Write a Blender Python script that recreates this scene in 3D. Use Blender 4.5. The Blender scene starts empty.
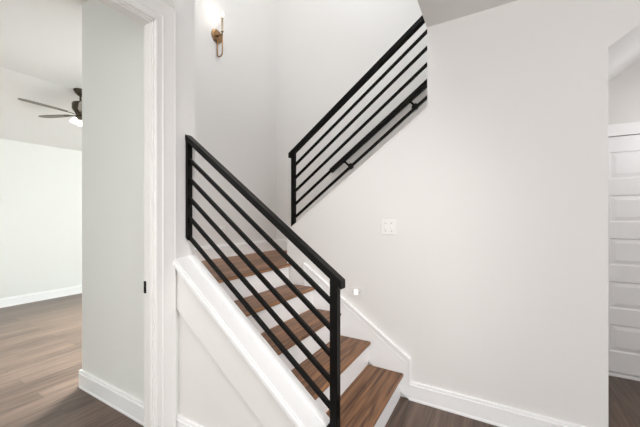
import bpy, bmesh, math, random
from mathutils import Vector, Matrix
random.seed(4)
C = bpy.context.scene
COL = C.collection

# ------------------------------------------------------------------ camera
cd = bpy.data.cameras.new('camera'); cam = bpy.data.objects.new('camera', cd); COL.objects.link(cam)
cd.sensor_width = 36.0; cd.lens = 305.0/640*36.0; cd.shift_y = 3.9/640; cd.clip_start = 0.02
cam.location = (0, 0, 1.345)
cam.rotation_euler = (math.radians(90), 0, math.radians(29.93))
C.camera = cam

# ------------------------------------------------------------------ world, exposure, lights
w = bpy.data.worlds.new('world'); C.world = w; w.use_nodes = True
bg = w.node_tree.nodes['Background']; bg.inputs[0].default_value = (0.75, 0.85, 1.0, 1); bg.inputs[1].default_value = 1.0
C.view_settings.view_transform = 'Standard'; C.view_settings.look = 'None'
C.view_settings.exposure = 0.06; C.view_settings.gamma = 1.0; C.view_settings.use_curve_mapping = False
try:
    C.cycles.max_bounces = 14; C.cycles.diffuse_bounces = 9
except Exception:
    pass

def area(name, loc, rot, sx, sy, power, col=(1, 1, 1), spread=180):
    l = bpy.data.lights.new(name, 'AREA'); l.shape = 'RECTANGLE'; l.size = sx; l.size_y = sy
    l.energy = power; l.color = col; l.spread = math.radians(spread)
    o = bpy.data.objects.new(name, l); COL.objects.link(o); o.location = loc
    o.rotation_euler = [math.radians(a) for a in rot]
    return o
# rot (90,0,180) faces +Y ; (0,0,0) faces down
def lamp(name, loc, power, col=(1, 1, 1), r=0.12):
    l = bpy.data.lights.new(name, 'POINT'); l.energy = power; l.color = col; l.shadow_soft_size = r
    o = bpy.data.objects.new(name, l); COL.objects.link(o); o.location = loc
    return o
area('entry_fill_light', (-0.7, -2.85, 1.6), (90, 0, 0), 2.0, 2.3, 48, (0.99, 0.985, 0.98))  # added fill from behind the camera, no window built there
area('side_window_light', (2.9, -0.5, 1.3), (90, 0, 90), 2.8, 2.4, 54, (0.91, 0.96, 1.0))
lamp('foyer_fill_light', (-0.5, -0.8, 2.05), 13, (1.0, 0.975, 0.955), 0.2)  # added point fill for foyer ceiling and walls, no pendant hangs here
area('living_window_light', (-5.0, 5.2, 1.75), (60, 0, 216), 2.0, 2.6, 490, (0.87, 0.965, 0.985), 88)
area('living_front_light', (-4.0, -2.85, 1.5), (90, 0, 0), 3.6, 2.4, 13, (0.97, 1.0, 0.98))
lamp('living_fill_light', (-3.4, -0.6, 1.9), 10, (0.98, 1.0, 0.98), 0.2)  # added point fill for the living room, no lamp stands here
area('stairwell_ceiling_light', (-1.1, 2.2, 5.25), (0, 0, 0), 0.9, 0.9, 19, (1.0, 0.985, 0.98))
area('upper_window_light', (-0.6, 1.32, 4.2), (90, 0, 30), 0.8, 1.3, 19, (0.82, 0.92, 1.0))
lamp('closet_fill_light', (1.25, 2.9, 2.0), 4.8, (0.97, 0.98, 1.0), 0.06)  # added fill under the upper flight, brightens door and soffit
# added fill spot over the foyer, unseen, brightens the stairs
sp = bpy.data.lights.new('stair_fill_spot', 'SPOT'); sp.energy = 105; sp.spot_size = math.radians(66); sp.spot_blend = 1.0
sp.shadow_soft_size = 0.3; sp.color = (1.0, 0.965, 0.94)
so = bpy.data.objects.new('stair_fill_spot', sp); COL.objects.link(so); so.location = (0.75, 0.3, 2.45)
so.rotation_euler = (Vector((-1.35, 2.1, 0.75))-Vector(so.location)).to_track_quat('-Z', 'Y').to_euler()

# ------------------------------------------------------------------ materials
def pbsdf(name, col, rough=0.5, metal=0.0, spec=0.5):
    m = bpy.data.materials.new(name); m.use_nodes = True
    b = m.node_tree.nodes['Principled BSDF']
    b.inputs['Base Color'].default_value = (*col, 1); b.inputs['Roughness'].default_value = rough
    b.inputs['Metallic'].default_value = metal; b.inputs['Specular IOR Level'].default_value = spec
    return m
def paint(name, col, rough=0.6, bump=0.02, spec=0.3):
    m = pbsdf(name, col, rough, 0, spec); nt = m.node_tree; b = nt.nodes['Principled BSDF']
    tc = nt.nodes.new('ShaderNodeTexCoord'); n = nt.nodes.new('ShaderNodeTexNoise')
    n.inputs['Scale'].default_value = 160; n.inputs['Detail'].default_value = 3
    bp = nt.nodes.new('ShaderNodeBump'); bp.inputs['Strength'].default_value = bump; bp.inputs['Distance'].default_value = 0.002
    nt.links.new(tc.outputs['Object'], n.inputs['Vector']); nt.links.new(n.outputs['Fac'], bp.inputs['Height'])
    nt.links.new(bp.outputs['Normal'], b.inputs['Normal'])
    return m
M = {}
M['wall'] = paint('wall_paint', (0.79, 0.775, 0.758))
M['wallc'] = paint('living_wall_paint', (0.80, 0.805, 0.785))
M['ceil'] = paint('ceiling_paint', (0.80, 0.79, 0.775))
M['trim'] = paint('trim_paint', (0.94, 0.94, 0.943), 0.35, 0.005, 0.4)
M['trim2'] = paint('casing_lit_stringer_paint', (0.84, 0.825, 0.808), 0.4, 0.005, 0.4)
M['door'] = paint('door_paint', (0.89, 0.885, 0.89), 0.4, 0.005, 0.4)
M['black'] = paint('black_metal', (0.004, 0.0035, 0.003), 0.42, 0.0, 0.14)
M['brass'] = pbsdf('brass', (0.30, 0.185, 0.095), 0.38, 1.0)
M['pewter'] = pbsdf('aged_brass', (0.34, 0.28, 0.20), 0.4, 1.0)
M['bronze'] = pbsdf('bronze', (0.065, 0.052, 0.036), 0.4, 0.6)
M['blade'] = paint('fan_blade', (0.20, 0.18, 0.15), 0.45)
M['plastic'] = pbsdf('white_plastic', (0.84, 0.83, 0.81), 0.35)
M['nickel'] = pbsdf('screw_steel', (0.25, 0.25, 0.25), 0.35, 1.0)
M['dark'] = pbsdf('dark_slot', (0.05, 0.05, 0.05), 0.6)
def emis(name, col, s):
    m = bpy.data.materials.new(name); m.use_nodes = True; b = m.node_tree.nodes['Principled BSDF']
    b.inputs['Base Color'].default_value = (*col, 1); b.inputs['Emission Color'].default_value = (*col, 1)
    b.inputs['Emission Strength'].default_value = s
    return m
M['bulb'] = emis('lit_bulb', (1.0, 0.93, 0.82), 4.0)
M['fanbulb'] = emis('lit_fan_glass', (1.0, 0.97, 0.92), 2.2)
M['led'] = emis('lit_lens', (1.0, 0.98, 0.95), 0.5)
g = pbsdf('clear_glass', (0.9, 0.9, 0.9), 0.08); g.node_tree.nodes['Principled BSDF'].inputs['Transmission Weight'].default_value = 0.9
M['glass'] = g

def wood(name, c1, c2, planks, rough, plank_w=0.127, plank_l=1.5, grain=1.0, spec=0.3):
    m = bpy.data.materials.new(name); m.use_nodes = True; nt = m.node_tree; L = nt.links.new; N = nt.nodes.new
    b = nt.nodes['Principled BSDF']; b.inputs['Roughness'].default_value = rough; b.inputs['Specular IOR Level'].default_value = spec
    tc = N('ShaderNodeTexCoord'); src = tc.outputs['Object']
    if not planks:
        oi = N('ShaderNodeObjectInfo'); mul = N('ShaderNodeMath'); mul.operation = 'MULTIPLY'; mul.inputs[1].default_value = 37.0
        L(oi.outputs['Random'], mul.inputs[0]); ad = N('ShaderNodeVectorMath'); ad.operation = 'ADD'
        L(src, ad.inputs[0]); L(mul.outputs[0], ad.inputs[1]); src = ad.outputs[0]
    sep = N('ShaderNodeSeparateXYZ'); L(src, sep.inputs[0])
    cmb = N('ShaderNodeCombineXYZ'); ya = N('ShaderNodeMath'); ya.operation = 'ADD'; ya.inputs[1].default_value = 0.0 if plank_l < 10 else 120.0
    L(sep.outputs['Y'], ya.inputs[0]); L(ya.outputs[0], cmb.inputs['X']); L(sep.outputs['X'], cmb.inputs['Y'])
    br = N('ShaderNodeTexBrick'); br.inputs['Scale'].default_value = 1.0
    br.inputs['Brick Width'].default_value = plank_l; br.inputs['Row Height'].default_value = plank_w
    br.inputs['Mortar Size'].default_value = 0.0015; br.inputs['Mortar Smooth'].default_value = 0.3
    br.offset = 0.37; br.offset_frequency = 3
    br.inputs['Color1'].default_value = (0, 0, 0, 1); br.inputs['Color2'].default_value = (1, 1, 1, 1)
    br.inputs['Mortar'].default_value = (0.5, 0.5, 0.5, 1)
    L(cmb.outputs[0], br.inputs['Vector'])
    # long grain running along Y, shifted per plank
    bm = N('ShaderNodeVectorMath'); bm.operation = 'MULTIPLY'; bm.inputs[1].default_value = (5, 9, 0)
    L(br.outputs['Color'], bm.inputs[0])
    a2 = N('ShaderNodeVectorMath'); a2.operation = 'ADD'; L(src, a2.inputs[0]); L(bm.outputs[0], a2.inputs[1])
    mp = N('ShaderNodeMapping'); mp.inputs['Scale'].default_value = (34, 1.6, 34); L(a2.outputs[0], mp.inputs['Vector'])
    n1 = N('ShaderNodeTexNoise'); n1.inputs['Scale'].default_value = 1.0; n1.inputs['Detail'].default_value = 6; n1.inputs['Distortion'].default_value = 0.6
    L(mp.outputs[0], n1.inputs['Vector'])
    mp2 = N('ShaderNodeMapping'); mp2.inputs['Scale'].default_value = (9, 0.7, 9); L(a2.outputs[0], mp2.inputs['Vector'])
    n2 = N('ShaderNodeTexNoise'); n2.inputs['Scale'].default_value = 1.0; n2.inputs['Detail'].default_value = 3; n2.inputs['Distortion'].default_value = 1.2
    L(mp2.outputs[0], n2.inputs['Vector'])
    # cathedral rings
    wv = N('ShaderNodeMath'); wv.operation = 'MULTIPLY'; wv.inputs[1].default_value = 42.0; L(n2.outputs['Fac'], wv.inputs[0])
    sn = N('ShaderNodeMath'); sn.operation = 'SINE'; L(wv.outputs[0], sn.inputs[0])
    s1 = N('ShaderNodeMath'); s1.operation = 'MULTIPLY'; s1.inputs[1].default_value = 0.10*grain; L(sn.outputs[0], s1.inputs[0])
    s2 = N('ShaderNodeMath'); s2.operation = 'MULTIPLY_ADD'; s2.inputs[1].default_value = 1.5*grain; s2.inputs[2].default_value = -0.75*grain + 0.30
    L(n1.outputs['Fac'], s2.inputs[0])
    s3 = N('ShaderNodeMath'); s3.operation = 'ADD'; L(s1.outputs[0], s3.inputs[0]); L(s2.outputs[0], s3.inputs[1])
    s4 = N('ShaderNodeMath'); s4.operation = 'MULTIPLY_ADD'; s4.inputs[1].default_value = 0.42; L(br.outputs['Color'], s4.inputs[0]); L(s3.outputs[0], s4.inputs[2])
    cr = N('ShaderNodeValToRGB'); cr.color_ramp.elements[0].color = (*c1, 1); cr.color_ramp.elements[1].color = (*c2, 1)
    L(s4.outputs[0], cr.inputs[0])
    dk = N('ShaderNodeMix'); dk.data_type = 'RGBA'; dk.blend_type = 'MULTIPLY'
    L(br.outputs['Fac'], dk.inputs[0]); L(cr.outputs[0], dk.inputs[6]); dk.inputs[7].default_value = (0.35, 0.3, 0.27, 1)
    L(dk.outputs[2], b.inputs['Base Color'])
    bp = N('ShaderNodeBump'); bp.inputs['Strength'].default_value = 0.08; bp.inputs['Distance'].default_value = 0.002
    L(n1.outputs['Fac'], bp.inputs['Height']); L(bp.outputs[0], b.inputs['Normal'])
    return m
M['floor'] = wood('hardwood_floor', (0.046, 0.025, 0.016), (0.195, 0.128, 0.092), True, 0.33, spec=0.5)
M['tread'] = wood('oak_tread', (0.075, 0.029, 0.011), (0.40, 0.195, 0.085), True, 0.42, 0.095, 600.0, 1.3, 0.45)

# ------------------------------------------------------------------ mesh helpers
def box(bm, x0, x1, y0, y1, z0, z1, bev=0.0, seg=2):
    b2 = bmesh.new()
    vs = [b2.verts.new((x, y, z)) for x in (x0, x1) for y in (y0, y1) for z in (z0, z1)]
    for f in ((0, 1, 3, 2), (4, 6, 7, 5), (0, 4, 5, 1), (2, 3, 7, 6), (0, 2, 6, 4), (1, 5, 7, 3)):
        b2.faces.new([vs[i] for i in f])
    if bev:
        bmesh.ops.bevel(b2, geom=b2.edges[:], offset=bev, segments=seg, profile=0.5, affect='EDGES')
    merge(bm, b2)
def merge(bm, b2, mat=None):
    if mat is not None: bmesh.ops.transform(b2, matrix=mat, verts=b2.verts[:])
    me = bpy.data.meshes.new('tmp'); b2.to_mesh(me); b2.free(); bm.from_mesh(me); bpy.data.meshes.remove(me)
def prism(bm, pts, axis, a, b, bev=0.0, seg=2):
    """polygon pts in the two other axes, extruded along axis from a to b"""
    def v(p, t):
        return {'x': (t, p[0], p[1]), 'y': (p[0], t, p[1]), 'z': (p[0], p[1], t)}[axis]
    b2 = bmesh.new()
    A = [b2.verts.new(v(p, a)) for p in pts]; B = [b2.verts.new(v(p, b)) for p in pts]
    b2.faces.new(A); b2.faces.new(B[::-1]); n = len(pts)
    for i in range(n): b2.faces.new((A[i], A[(i+1) % n], B[(i+1) % n], B[i]))
    bmesh.ops.recalc_face_normals(b2, faces=b2.faces[:])
    if bev: bmesh.ops.bevel(b2, geom=b2.edges[:], offset=bev, segments=seg, profile=0.5, affect='EDGES')
    merge(bm, b2)
def sweep(bm, prof, p0, p1, up):
    """profile [(out,up)] swept straight from p0 to p1; up = vector for profile's 2nd axis"""
    p0 = Vector(p0); p1 = Vector(p1); d = (p1-p0).normalized(); up = Vector(up).normalized(); out = d.cross(up).normalized()
    b2 = bmesh.new()
    A = [b2.verts.new(p0+out*o+up*u) for o, u in prof]; B = [b2.verts.new(p1+out*o+up*u) for o, u in prof]
    n = len(prof); b2.faces.new(A); b2.faces.new(B[::-1])
    for i in range(n): b2.faces.new((A[i], A[(i+1) % n], B[(i+1) % n], B[i]))
    bmesh.ops.recalc_face_normals(b2, faces=b2.faces[:]); merge(bm, b2)
def lathe(bm, prof, seg=32, mat=None):
    b2 = bmesh.new(); rings = []
    for r, z in prof:
        if r < 1e-6: rings.append([b2.verts.new((0, 0, z))])
        else: rings.append([b2.verts.new((r*math.cos(2*math.pi*i/seg), r*math.sin(2*math.pi*i/seg), z)) for i in range(seg)])
    for a, b in zip(rings, rings[1:]):
        for i in range(seg):
            j = (i+1) % seg
            if len(a) == 1 and len(b) == 1: continue
            if len(a) == 1: b2.faces.new((a[0], b[i], b[j]))
            elif len(b) == 1: b2.faces.new((a[i], a[j], b[0]))
            else: b2.faces.new((a[i], a[j], b[j], b[i]))
    if len(rings[0]) > 1: b2.faces.new(rings[0][::-1])
    if len(rings[-1]) > 1: b2.faces.new(rings[-1])
    bmesh.ops.recalc_face_normals(b2, faces=b2.faces[:])
    for f in b2.faces: f.smooth = True
    merge(bm, b2, mat)
def tube(bm, pts, r, seg=12):
    pts = [Vector(p) for p in pts]; b2 = bmesh.new(); rings = []
    t0 = (pts[1]-pts[0]).normalized(); ref = Vector((0, 0, 1)) if abs(t0.z) < 0.9 else Vector((0, 1, 0))
    n = t0.cross(ref).normalized()
    for i, p in enumerate(pts):
        t = (pts[min(i+1, len(pts)-1)]-pts[max(i-1, 0)]).normalized()
        n = (n-t*n.dot(t)).normalized(); bn = t.cross(n)
        rings.append([b2.verts.new(p+n*(r*math.cos(2*math.pi*k/seg))+bn*(r*math.sin(2*math.pi*k/seg))) for k in range(seg)])
    for a, b in zip(rings, rings[1:]):
        for k in range(seg): b2.faces.new((a[k], a[(k+1) % seg], b[(k+1) % seg], b[k]))
    b2.faces.new(rings[0][::-1]); b2.faces.new(rings[-1])
    bmesh.ops.recalc_face_normals(b2, faces=b2.faces[:])
    for f in b2.faces: f.smooth = len(f.verts) == 4
    merge(bm, b2)
def obj(name, bm, mat, parent=None, org=None):
    """org: world point that becomes the object's origin"""
    if org is not None: bmesh.ops.translate(bm, verts=bm.verts[:], vec=-Vector(org))
    me = bpy.data.meshes.new(name); bm.to_mesh(me); bm.free()
    for m in (mat if isinstance(mat, (list, tuple)) else [mat]): me.materials.append(m)
    o = bpy.data.objects.new(name, me); COL.objects.link(o)
    if org is not None: o.location = org
    if parent is not None:
        o.parent = parent
        o.location = Vector(org or (0, 0, 0)) - parent.location      # parents are unrotated empties
    return o
def struct(name, bm, mat, parent=None):
    o = obj(name, bm, mat, parent)
    if parent is None: o['kind'] = 'structure'
    return o
def tag(o, label, cat, group=None):
    o['label'] = label; o['category'] = cat
    if group: o['group'] = group
    return o
def thing(name, label, cat, loc, group=None):
    o = bpy.data.objects.new(name, None); COL.objects.link(o); o.location = loc; o.empty_display_size = 0.1
    return tag(o, label, cat, group)
NB = bmesh.new

# ------------------------------------------------------------------ measurements (metres, camera above origin)
RISE, RUN = 0.185, 0.2560
N1 = -0.594                     # first nosing
A = -1.69                       # face of the wall with the cased opening
YR = 2.292; YR2 = 2.412         # wall between the flights
YF = 3.158                      # far wall of the upper flight
XS = -2.48                      # wall with the sconce
YO = 1.306                      # inner face of the outer stair wall
ZC = 2.715; ZTOP = 5.3
LAND = 5*RISE
SL = 0.745
cap = lambda x: 1.082-SL*(x+1.661)          # top of the outer stair wall
curb = lambda x: 2.131+0.735*(x+0.429)         # top of the wall under the upper railing
soff = lambda x: 2.301+0.715*(x-0.55)       # underside of the upper flight

# ------------------------------------------------------------------ structure
b = NB(); box(b, -6.6, 3.1, -3.0, 5.4, -0.12, 0); struct('floor', b, M['floor'])

# wall between the flights / right hand wall
b = NB()
prism(b, [(-1.67, 0), (0.549, 0), (0.549, soff(0.549)), (1.53, 3.0), (1.53, ZTOP), (-0.427, ZTOP), (-0.427, curb(-0.427)), (-1.67, curb(-1.67))], 'y', YR, YR2)
box(b, 1.53, 3.1, YR, YR2, 0, ZTOP)
struct('wall_right', b, M['wall'])
# far wall of the stairwell
b = NB()
prism(b, [(XS-0.36, 0), (0.5, 0), (0.5, 2.30), (2.5, 3.73), (2.5, ZTOP), (XS-0.36, ZTOP)], 'y', YF, YF+0.12)
struct('wall_back', b, M['wall'])
# wall behind the landing with the sconce
b = NB(); box(b, -2.846, XS, YO, YF, 0, ZTOP); struct('wall_landing', b, M['wall'])
# return wall between living room and stair, with the end beside the cased opening
b = NB(); box(b, -2.846, A, 1.156, YO, 0, ZTOP); struct('wall_stair_return', b, M['wallc'])
b = NB(); box(b, A, A+0.004, 1.162, YO, cap(A)-0.02, ZTOP); struct('wall_stair_end', b, M['wall'])
# wall with the cased opening (left)
b = NB()
prism(b, [(-3.0, 0), (-0.55, 0), (-0.55, 2.475), (1.046, 2.475), (1.046, 0), (1.156, 0), (1.156, ZC+0.3), (-3.0, ZC+0.3)], 'x', A-0.076, A)
struct('wall_left', b, M['wall'])
# outer stair wall under the lower flight: stringer face proud of the wall below it
b = NB()
xe = -0.60
dg = lambda x: 0.797-0.715*(x-A)
prism(b, [(A, 0), (xe, 0), (xe, cap(xe)-0.03), (A, cap(A)-0.03)], 'y', 1.190, YO)
struct('wall_understair', b, M['wall'])
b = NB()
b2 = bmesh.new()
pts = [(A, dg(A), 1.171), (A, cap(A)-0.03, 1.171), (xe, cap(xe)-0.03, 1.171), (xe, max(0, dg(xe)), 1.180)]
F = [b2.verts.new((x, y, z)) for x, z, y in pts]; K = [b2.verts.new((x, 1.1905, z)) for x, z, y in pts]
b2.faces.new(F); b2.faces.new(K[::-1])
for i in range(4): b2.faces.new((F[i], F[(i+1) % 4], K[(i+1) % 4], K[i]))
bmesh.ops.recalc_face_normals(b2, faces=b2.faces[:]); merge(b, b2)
struct('wall_stringer', b, M['trim2'])  # lighter paint than the wall below stands in for light on this face
# ceilings
b = NB()
prism(b, [(A-0.12, -3.0), (3.1, -3.0), (3.1, YR), (-0.429, YR), (-0.429, 1.19), (A-0.12, 1.19)], 'z', ZC, ZC+0.28)
struct('ceiling', b, M['ceil'])
b = NB()
box(b, A, -0.429, 1.07, 1.19, ZC+0.002, ZTOP); box(b, -0.429, -0.31, 1.07, YR, ZC+0.28, ZTOP)
struct('wall_upper_stairwell', b, M['wall'])
b = NB(); box(b, XS-0.4, 2.6, 1.0, YF+0.2, ZTOP, ZTOP+0.1); struct('ceiling_upper', b, M['ceil'])
b = NB(); box(b, 2.5, 2.6, YR, YF+0.1, 2.9, ZTOP); struct('wall_upper_end', b, M['wall'])
# foyer: front and right end walls
b = NB(); box(b, A-0.12, 3.1, -3.1, -3.0, 0, ZC+0.1); struct('wall_front', b, M['wall'])
b = NB(); box(b, 3.0, 3.1, -3.0, 5.4, 0, ZC+0.3); struct('wall_far_right', b, M['wall'])
# living room
b = NB(); box(b, -6.5, -6.387, -3.0, 5.4, 0, 3.2); struct('wall_living_far', b, M['wallc'])
b = NB(); box(b, -6.5, A, -3.1, -3.0, 0, 3.2); struct('wall_living_front', b, M['wallc'])
b = NB(); box(b, -6.5, -2.6, 5.3, 5.4, 0, 3.2); struct('wall_living_back', b, M['wallc'])
b = NB(); box(b, -2.846, -2.7, YF, 5.4, 0, 3.2); struct('wall_living_side', b, M['wallc'])
b = NB()
prism(b, [(A-0.12, 3.03), (-4.81, 3.03), (-6.45, 2.50), (-6.45, 3.2), (A-0.12, 3.2)], 'y', -3.1, 1.157)
prism(b, [(-2.84, 3.03), (-4.81, 3.03), (-6.45, 2.50), (-6.45, 3.2), (-2.84, 3.2)], 'y', 1.157, 5.4)
struct('ceiling_living', b, M['ceil'])
# space under the upper flight
b = NB(); prism(b, [(0.3, 0), (0.726, 0), (0.726, 2.037), (1.506, 2.037), (1.506, 0), (3.1, 0), (3.1, 3.2), (0.3, 3.2)], 'y', 3.515, 3.6); box(b, 0.3, 3.1, 3.6, 3.66, 0, 3.2); struct('wall_closet', b, M['wall'])
b = NB(); box(b, 0.32, 0.42, YR2, 3.515, 0, soff(0.36)+0.02); struct('wall_closet_side', b, M['wall'])
b = NB(); box(b, 1.75, 1.85, YR2, 3.515, 0, 3.25); struct('wall_closet_end', b, M['wall'])
b = NB()
prism(b, [(-1.2, soff(-1.2)), (1.9, soff(1.9)), (1.9, soff(1.9)+0.05), (-1.2, soff(-1.2)+0.05)], 'y', YR2-0.002, 3.515)
struct('ceiling_soffit', b, M['ceil'])

# ------------------------------------------------------------------ trim
BASE = [(0, 0), (0.020, 0), (0.020, 0.012), (0.016, 0.018), (0.016, 0.103), (0.019, 0.106), (0.019, 0.113), (0.011, 0.116), (0.011, 0.121), (0.015, 0.124), (0.014, 0.134), (0.010, 0.137), (0, 0.137)]
def baseboard(name, segs, z=0.0):
    b = NB()
    for p0, p1 in segs: sweep(b, BASE, (*p0, z), (*p1, z), (0, 0, 1))
    return struct(name, b, M['trim'])
# sweep's outward side is to the right of the walking direction
baseboard('baseboard_right', [((0.549, YR), (-0.553, YR))][::1] and [((-0.553, YR), (0.549, YR))])
baseboard('baseboard_living_far', [((-6.387, -3.0), (-6.387, 5.3))])
baseboard('baseboard_living', [((-2.846, 1.156), (A-0.08, 1.156)), ((-2.846, YF), (-2.846, 1.156-0.016))])
baseboard('baseboard_understair', [((A, 1.190), (xe, 1.190))])
baseboard('baseboard_landing', [((XS, YO), (XS, YF)), ((XS, YF), (-1.66, YF))], LAND)
# casing of the opening: mitred, bead at the inner edge, flat board, outer fillet
CAS = [(0.000, 0.0), (0.000, 0.014), (0.004, 0.020), (0.013, 0.021), (0.018, 0.015), (0.040, 0.016), (0.046, 0.022), (0.050, 0.016), (0.118, 0.018), (0.124, 0.020), (0.127, 0.016), (0.127, 0.0)]
b = NB(); b2 = bmesh.new()
JY0, JY1, JZ = -0.53, 1.034, 2.467
rows = []
for d, t in CAS:
    rows.append([b2.verts.new(p) for p in ((A+t, JY1+d, 0), (A+t, JY1+d, JZ+d), (A+t, JY0-d, JZ+d), (A+t, JY0-d, 0))])
for a, c in zip(rows, rows[1:]+rows[:1]):
    for i in range(3): b2.faces.new((a[i], a[i+1], c[i+1], c[i]))
b2.faces.new([r[0] for r in rows]); b2.faces.new([r[3] for r in rows][::-1])
bmesh.ops.recalc_face_normals(b2, faces=b2.faces[:]); merge(b, b2)
struct('trim_casing', b, M['trim2'])
b = NB()
box(b, A-0.084, A+0.003, JY1-0.006, JY1+0.012, 0, JZ+0.01); box(b, A-0.084, A+0.003, JY0-0.012, JY0+0.006, 0, JZ+0.01)
box(b, A-0.084, A+0.003, JY0, JY1, JZ-0.006, JZ+0.018)
box(b, A-0.034, A-0.008, JY1-0.012, JY1, 0, JZ, 0.002); box(b, A-0.034, A-0.008, JY0, JY1, JZ-0.012, JZ, 0.002)
struct('trim_jamb', b, M['trim2'])
# sloped cap on the outer stair wall with a bead moulding along its outer edge
def sloped(bm, x0, x1, y0, y1, zf, lo, hi, bev=0.0):
    prism(bm, [(x0, zf(x0)+lo), (x1, zf(x1)+lo), (x1, zf(x1)+hi), (x0, zf(x0)+hi)], 'y', y0, y1, bev)
b = NB()
sloped(b, A, xe+0.01, 1.160, YO, cap, -0.035, 0.0)
sloped(b, A, xe+0.01, 1.144, 1.162, cap, -0.030, -0.004, 0.004)
sloped(b, A, xe+0.01, 1.154, 1.172, cap, -0.052, -0.032, 0.003)
sloped(b, A, xe+0.01, 1.258, YO+0.004, cap, -0.02, 0.004, 0.002)
struct('trim_stair_cap', b, M['trim'])
b = NB()
sloped(b, -1.67, -0.427, YR-0.004, YR2+0.004, curb, -0.004, 0.006)
struct('trim_curb_cap', b, M['wall'])

# ------------------------------------------------------------------ under-stair door
def panel_door():
    x0, x1, y = 0.735, 1.497, 3.515
    b = NB(); box(b, x0, x1, y-0.006, y+0.03, 0.036, 2.028)
    st = 0.108
    tops = [1.901, 1.535, 1.169, 0.803, 0.437]
    for t in tops:
        zb = t-0.232
        # raised panel inside a sloped sticking: frame ring + field
        X0, X1 = x0+st, x1-st
        b2 = bmesh.new()
        def ring(d, yy): return [b2.verts.new(p) for p in ((X0+d, yy, zb+d), (X1-d, yy, zb+d), (X1-d, yy, t-d), (X0+d, yy, t-d))]
        yf = y-0.0125; 
        R = [ring(0.0, yf-0.012), ring(0.010, yf-0.002), ring(0.018, yf-0.002), ring(0.045, yf-0.010)]
        for p, q in zip(R, R[1:]):
            for i in range(4): b2.faces.new((p[i], p[(i+1) % 4], q[(i+1) % 4], q[i]))
        b2.faces.new(R[-1]); bmesh.ops.recalc_face_normals(b2, faces=b2.faces[:])
        merge(b, b2)
    # stiles and rails standing proud around the panels
    yf0, yf1 = y-0.0245, y-0.005
    box(b, x0, x0+st, yf0, yf1, 0.036, 2.028); box(b, x1-st, x1, yf0, yf1, 0.036, 2.028)
    zz = [2.028]
    for t in tops: zz += [t, t-0.232]
    zz.append(0.036)
    for i in range(0, len(zz), 2): box(b, x0+st, x1-st, yf0, yf1, zz[i+1], zz[i])
    bmesh.ops.recalc_face_normals(b, faces=b.faces[:])
    return b
d = struct('door_1', panel_door(), M['door'])
b = NB(); lathe(b, [(0.0, 0), (0.03, 0), (0.03, 0.008), (0.012, 0.012), (0.012, 0.035), (0.026, 0.045), (0.028, 0.058), (0.018, 0.068), (0, 0.07)], 24,
    Matrix.Translation((1.435, 3.4905, 0.95)) @ Matrix.Rotation(math.radians(90), 4, 'X'))
obj('door_knob', b, M['black'], d)
b = NB()
box(b, 0.63, 0.728, 3.495, 3.515, 0, 2.137, 0.003); box(b, 1.504, 1.602, 3.495, 3.515, 0, 2.137, 0.003); box(b, 0.63, 1.602, 3.494, 3.515, 2.037, 2.137, 0.003)
struct('trim_door_casing', b, M['trim'])
b = NB(); box(b, 0.73, 1.50, 3.475, 3.598, 0, 0.024, 0.003); struct('trim_threshold', b, M['trim'])

# ------------------------------------------------------------------ staircase
stair = thing('staircase', 'staircase of brown oak treads and white risers climbing to a landing', 'staircase', (N1, YR, 0))
Y0, Y1 = YO-0.004, YR-0.013
for k in range(4):
    nx = N1-RUN*k; z = RISE*(k+1)
    b = NB(); box(b, nx-RUN-0.03, nx, Y0, Y1, z-0.026, z, 0.008, 3)
    obj('tread', b, M['tread'], stair, (nx-0.15+random.uniform(-.04, .04), 1.8+0.3*k, z))
for k in range(5):
    nx = N1-RUN*k-0.024; z = RISE*k
    b = NB(); box(b, nx-0.018, nx, Y0, Y1, z-0.002 if k else 0, z+RISE-0.024)
    obj('riser', b, M['trim'], stair)
b = NB(); nx = N1-RUN*4
box(b, XS, nx, YO, Y1, LAND-0.026, LAND, 0.006, 2); box(b, XS, -1.672, Y1-0.02, YF, LAND-0.026, LAND)
obj('landing', b, M['tread'], stair, (-2.0, 2.4, LAND))
# skirt board against the right wall with cap moulding
sk = lambda x: 0.308-0.70*(x+0.594)
b = NB(); xl = -1.472
prism(b, [(-0.553, 0), (-0.553, sk(-0.575)), (-0.575, sk(-0.575)), (xl, sk(xl)), (xl, 0.6)], 'y', YR-0.014, YR)
for lo, hi, dp in ((-0.012, 0.004, 0.020), (-0.030, -0.020, 0.018), (0.004, 0.018, 0.027)):
    q = -0.553+lo*0.6; r_ = -0.553+hi*0.6
    prism(b, [(q, 0.125), (q, sk(-0.562)+lo), (xl, sk(xl)+lo), (xl, sk(xl)+hi), (r_, sk(-0.562)+hi), (r_, 0.125)], 'y', YR-dp, YR, 0.0015)
prism(b, [(xl-0.010, sk(xl)-0.06), (xl+0.003, sk(xl)-0.06), (xl+0.003, sk(xl)+0.018), (xl-0.010, sk(xl)+0.018)], 'y', YR-0.016, YR)
obj('skirt_board', b, M['trim'], stair)
# upper flight behind the right wall
b = NB()
for k in range(11):
    x = -1.63+RUN*k; z = LAND+RISE*(k+1)
    box(b, x-0.024, x+RUN+0.01, YR2+0.004, YF-0.002, z-0.026, z, 0.006)
    box(b, x, x+0.018, YR2+0.004, YF-0.002, z-RISE, z-0.024)
box(b, -1.63+RUN*11, 2.5, YR2+0.004, YF-0.002, LAND+RISE*11-0.05, LAND+RISE*11)
struct('stairs_upper', b, M['tread'])

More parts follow.
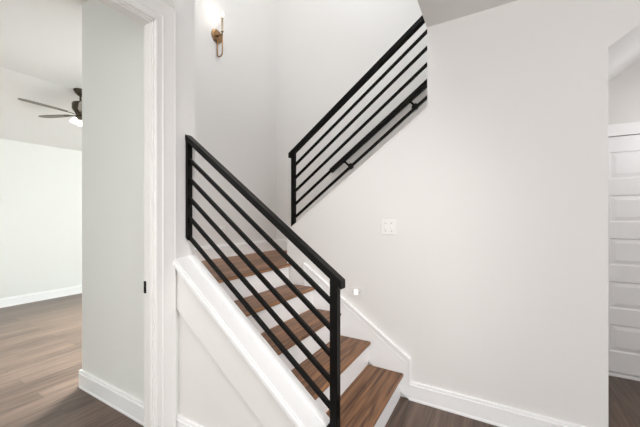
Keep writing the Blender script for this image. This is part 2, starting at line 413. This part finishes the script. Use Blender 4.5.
# ------------------------------------------------------------------ railings
def bar(bm, x0, x1, y, zf, t, hgt, bev=0.002, dy=None):
    """square bar, vertical faces, centred on line zf"""
    dy = dy or t
    prism(bm, [(x0, zf(x0)-hgt/2), (x1, zf(x1)-hgt/2), (x1, zf(x1)+hgt/2), (x0, zf(x0)+hgt/2)], 'y', y-dy/2, y+dy/2, bev)
SR = 0.752
RY = 1.2585
rail = thing('stair_railing', 'black metal railing with sloping bars in front of the lower flight', 'railing', (-0.644, RY, cap(-0.644)), 'black railings of the staircase')
rl = lambda x: 0.458-SR*(x+0.661)              # lowest bar
for k in range(5):
    b = NB(); bar(b, A+0.02, -0.655, RY, (lambda x, k=k: rl(x)+0.1225*k), 0.020, 0.026)
    obj('bar', b, M['black'], rail)
tr = lambda x: 1.848-0.018-0.7455*(x+1.664)
b = NB(); bar(b, A+0.001, -0.602, RY, tr, 0.046, 0.039, 0.003, dy=0.050)
obj('top_rail', b, M['black'], rail)
b = NB(); prism(b, [(-0.663, cap(-0.663)), (-0.625, cap(-0.625)), (-0.625, tr(-0.625)-0.012), (-0.663, tr(-0.663)-0.012)], 'y', RY-0.019, RY+0.019, 0.002)
sloped(b, -0.688, -0.600, RY-0.045, RY+0.045, cap, 0.001, 0.008, 0.002)
box(b, -0.626, -0.6215, RY-0.012, RY+0.008, 0.43, 0.51, 0.002)
obj('newel_post', b, M['black'], rail)
b = NB(); prism(b, [(A+0.0045, rl(A)-0.012), (A+0.024, rl(A+0.024)-0.012), (A+0.024, tr(A+0.024)-0.012), (A+0.0045, tr(A+0.0045)-0.012)], 'y', RY-0.023, RY+0.015, 0.002)
obj('wall_post', b, M['black'], rail)

UY = 2.335
up = thing('stair_railing', 'black metal railing of the upper flight, rising right above the white wall', 'railing', (-1.60, UY, curb(-1.60)), 'black railings of the staircase')
ul = lambda x: 1.358+0.751*(x+1.595)
for k in range(5):
    b = NB(); bar(b, -1.615, -0.4275, UY, (lambda x, k=k: ul(x)+0.121*k), 0.020, 0.026)
    obj('bar', b, M['black'], up)
ut = lambda x: 1.930+0.735*(x+1.660)
b = NB(); bar(b, -1.672, -0.4275, UY, ut, 0.046, 0.044, 0.003, dy=0.050)
obj('top_rail', b, M['black'], up)
b = NB(); prism(b, [(-1.645, curb(-1.645)+0.0065), (-1.610, curb(-1.610)+0.0065), (-1.610, ut(-1.610)), (-1.645, ut(-1.645))], 'y', UY-0.019, UY+0.019, 0.002)
obj('newel_post', b, M['black'], up)

hr = thing('handrail', 'black handrail on two round brackets along the far stair wall', 'handrail', (-1.6, 3.085, 1.895))
hz = lambda x: 1.893+0.735*(x+1.60)
b = NB(); prism(b, [(-1.62, hz(-1.62)-0.026), (0.4, hz(0.4)-0.034), (0.4, hz(0.4)+0.034), (-1.645, hz(-1.645)+0.034)], 'y', 3.062, 3.108, 0.004)
obj('rail', b, M['black'], hr)
for x, z in ((-1.415, 1.922), (-0.706, 2.465), (0.0, 2.95)):
    b = NB(); lathe(b, [(0, 0), (0.034, 0), (0.034, 0.008), (0.022, 0.014), (0.012, 0.018), (0, 0.018)], 24, Matrix.Translation((x, YF, z)) @ Matrix.Rotation(math.radians(90), 4, 'X'))
    tube(b, [(x, YF-0.01, z), (x, YF-0.045, z), (x-0.008, YF-0.066, z+0.008), (x-0.03, 3.085, z+0.035), (x-0.062, 3.085, hz(x-0.062)-0.015)], 0.011)
    obj('bracket', b, M['black'], hr)

# ------------------------------------------------------------------ wall sconce
SYC, SZC = 2.18, 3.20
sc = thing('wall_sconce', 'brass wall sconce with round plate, looped stem and lit bulb', 'sconce', (XS, SYC, SZC))
RX = Matrix.Rotation(math.radians(90), 4, 'Y')
b = NB(); lathe(b, [(0, 0), (0.066, 0), (0.068, 0.006), (0.064, 0.014), (0.05, 0.018), (0, 0.02)], 40, Matrix.Translation((XS, SYC, SZC)) @ RX)
obj('backplate', b, M['brass'], sc)
xa, xb = XS+0.014, XS+0.085
b = NB(); tube(b, [(XS+0.01, SYC, SZC), (xb, SYC, SZC)], 0.008)
n = 14; cx = (xa+xb)/2; rr = (xb-xa)/2; zb = SZC-0.185
loop = [(xa, SYC, SZC), (xa, SYC, zb)] + [(cx-rr*math.cos(math.pi*i/n), SYC, zb-rr*math.sin(math.pi*i/n)) for i in range(1, n)] + [(xb, SYC, zb), (xb, SYC, SZC+0.03)]
tube(b, loop, 0.0065); obj('stem', b, M['brass'], sc)
b = NB(); lathe(b, [(0, 0), (0.011, 0), (0.014, 0.006), (0.009, 0.012), (0.009, 0.135), (0.013, 0.14), (0.013, 0.146), (0, 0.146)], 24, Matrix.Translation((xb, SYC, SZC+0.02)))
obj('candle_sleeve', b, M['pewter'], sc)
b = NB(); lathe(b, [(0, 0), (0.007, 0.002), (0.011, 0.012), (0.013, 0.026), (0.011, 0.042), (0.006, 0.056), (0.002, 0.064), (0, 0.065)], 24, Matrix.Translation((xb, SYC, SZC+0.167)))
obj('bulb', b, M['bulb'], sc)
l = bpy.data.lights.new('sconce_light', 'POINT'); l.energy = 0.6; l.color = (1.0, 0.92, 0.82); l.shadow_soft_size = 0.03
o = bpy.data.objects.new('sconce_light', l); COL.objects.link(o); o.location = (xb+0.03, SYC-0.03, SZC+0.20)

# ------------------------------------------------------------------ switch, outlet, step light, strike plate
def plate(bm, w_, h_, y, cx_, cz_):
    box(bm, cx_-w_/2, cx_+w_/2, y-0.006, y, cz_-h_/2, cz_+h_/2, 0.003)
sw = thing('light_switch', 'white two-gang light switch plate on the right wall', 'switch', (-0.712, YR, 1.27))
b = NB(); plate(b, 0.116, 0.116, YR, -0.712, 1.27); obj('plate', b, M['plastic'], sw)
for dx in (-0.023, 0.023):
    b = NB(); box(b, -0.712+dx-0.006, -0.712+dx+0.006, YR-0.012, YR-0.004, 1.258, 1.282, 0.002)
    obj('toggle', b, M['plastic'], sw)
for dx, dz in ((-0.023, 0.03), (-0.023, -0.03), (0.023, 0.03), (0.023, -0.03)):
    b = NB(); lathe(b, [(0, 0), (0.0035, 0), (0.0025, 0.001), (0, 0.0012)], 12, Matrix.Translation((-0.712+dx, YR-0.006, 1.27+dz)) @ Matrix.Rotation(math.radians(90), 4, 'X'))
    obj('screw', b, M['nickel'], sw)
slx, slz = -0.978, 0.741
sl = thing('step_light', 'small white step light with a lit lens on the right wall', 'step light', (slx, YR, slz))
b = NB(); plate(b, 0.115, 0.072, YR, slx, slz); obj('plate', b, M['wall'], sl)
b = NB(); box(b, slx-0.016, slx+0.013, YR-0.010, YR-0.004, slz-0.020, slz+0.020, 0.004); obj('lens', b, M['led'], sl)
for dx in (-0.034, 0.030):
    b = NB(); lathe(b, [(0, 0), (0.004, 0), (0.003, 0.0012), (0, 0.0014)], 12, Matrix.Translation((slx+dx, YR-0.006, slz)) @ Matrix.Rotation(math.radians(90), 4, 'X'))
    obj('screw', b, M['nickel'], sl)
oy, oz = 2.255, 1.20
ot = thing('wall_outlet', 'white power outlet low on the wall behind the landing', 'outlet', (XS, oy, oz))
b = NB(); box(b, XS, XS+0.006, oy-0.036, oy+0.036, oz-0.058, oz+0.058, 0.003); obj('plate', b, M['plastic'], ot)
for dz in (-0.02, 0.02):
    b = NB(); lathe(b, [(0, 0), (0.015, 0), (0.015, 0.003), (0, 0.004)], 20, Matrix.Translation((XS+0.0055, oy, oz+dz)) @ RX)
    rc = obj('receptacle', b, M['plastic'], ot)
    b = NB()
    box(b, XS+0.009, XS+0.0098, oy-0.008, oy-0.005, oz+dz-0.005, oz+dz+0.006); box(b, XS+0.009, XS+0.0098, oy+0.004, oy+0.007, oz+dz-0.005, oz+dz+0.005)
    o = obj('slot', b, M['dark'], rc)
    o.location = (0, 0, 0); o.matrix_parent_inverse = Matrix.Translation((0, 0, 0))
b = NB(); box(b, A-0.083, A-0.062, JY1-0.009, JY1-0.0055, 0.905, 0.975, 0.001)
tag(obj('strike_plate', b, M['black'], None, (A-0.072, JY1-0.006, 0.94)), 'small black strike plate on the white door jamb', 'strike plate')

# ------------------------------------------------------------------ ceiling fan
fx, fy = -4.765, 1.919
fan = thing('ceiling_fan', 'dark bronze ceiling fan with thin blades and lit glass lights', 'ceiling fan', (fx, fy, 3.03))
T = Matrix.Translation
b = NB(); lathe(b, [(0, 0), (0.075, 0), (0.075, -0.012), (0.055, -0.05), (0.025, -0.08), (0, -0.08)], 32, T((fx, fy, 3.03))); obj('canopy', b, M['bronze'], fan)
b = NB(); lathe(b, [(0, 0), (0.012, 0), (0.012, -0.16), (0, -0.16)], 16, T((fx, fy, 2.97))); obj('downrod', b, M['bronze'], fan)
b = NB(); lathe(b, [(0, 0.0), (0.03, 0.0), (0.078, -0.010), (0.092, -0.025), (0.092, -0.095), (0.078, -0.120), (0.06, -0.145), (0.05, -0.18), (0, -0.18)], 36, T((fx, fy, 2.87))); obj('motor_housing', b, M['bronze'], fan)
for k in range(5):
    a = math.radians(201+72*k)
    mt = T((fx, fy, 2.705)) @ Matrix.Rotation(a, 4, 'Z') @ Matrix.Rotation(math.radians(-7), 4, 'X')
    b = NB(); b2 = bmesh.new()
    out = [(0.15, -0.032), (0.26, -0.058), (0.45, -0.072), (0.57, -0.068), (0.61, -0.040), (0.62, 0.0), (0.61, 0.040), (0.57, 0.068), (0.45, 0.072), (0.26, 0.058), (0.15, 0.032)]
    U = [b2.verts.new((x, y, 0.004)) for x, y in out]; D = [b2.verts.new((x, y, -0.004)) for x, y in out]
    b2.faces.new(U); b2.faces.new(D[::-1])
    for i in range(len(out)): b2.faces.new((U[i], U[(i+1) % len(out)], D[(i+1) % len(out)], D[i]))
    bmesh.ops.recalc_face_normals(b2, faces=b2.faces[:]); merge(b, b2, mt)
    bl = obj('blade', b, M['blade'], fan)
    b = NB(); b2 = bmesh.new(); box(b2, 0.07, 0.24, -0.016, 0.016, -0.010, -0.004, 0.002); merge(b, b2, mt)
    o = obj('blade_arm', b, M['bronze'], None); o.parent = bl
    o.location = -bl.location - fan.location + Vector((0, 0, 0)) if False else (0, 0, 0)
b = NB(); lathe(b, [(0, 0), (0.05, 0), (0.055, -0.02), (0.04, -0.045), (0, -0.05)], 28, T((fx, fy, 2.69)))
for k in range(3):
    a = math.radians(40+120*k)
    tube(b, [(fx, fy, 2.665), (fx+0.045*math.cos(a), fy+0.045*math.sin(a), 2.66), (fx+0.058*math.cos(a), fy+0.058*math.sin(a), 2.64)], 0.009)
lk = obj('light_kit', b, M['bronze'], fan)
for k in range(3):
    a = math.radians(40+120*k)
    mt = T((fx+0.058*math.cos(a), fy+0.058*math.sin(a), 2.645)) @ Matrix.Rotation(a, 4, 'Z') @ Matrix.Rotation(math.radians(-28), 4, 'Y')
    b = NB(); lathe(b, [(0, 0), (0.016, -0.002), (0.027, -0.02), (0.033, -0.05), (0.035, -0.072), (0.024, -0.076), (0, -0.077)], 24, mt)
    o = obj('glass_shade', b, M['fanbulb'], None); o.parent = lk
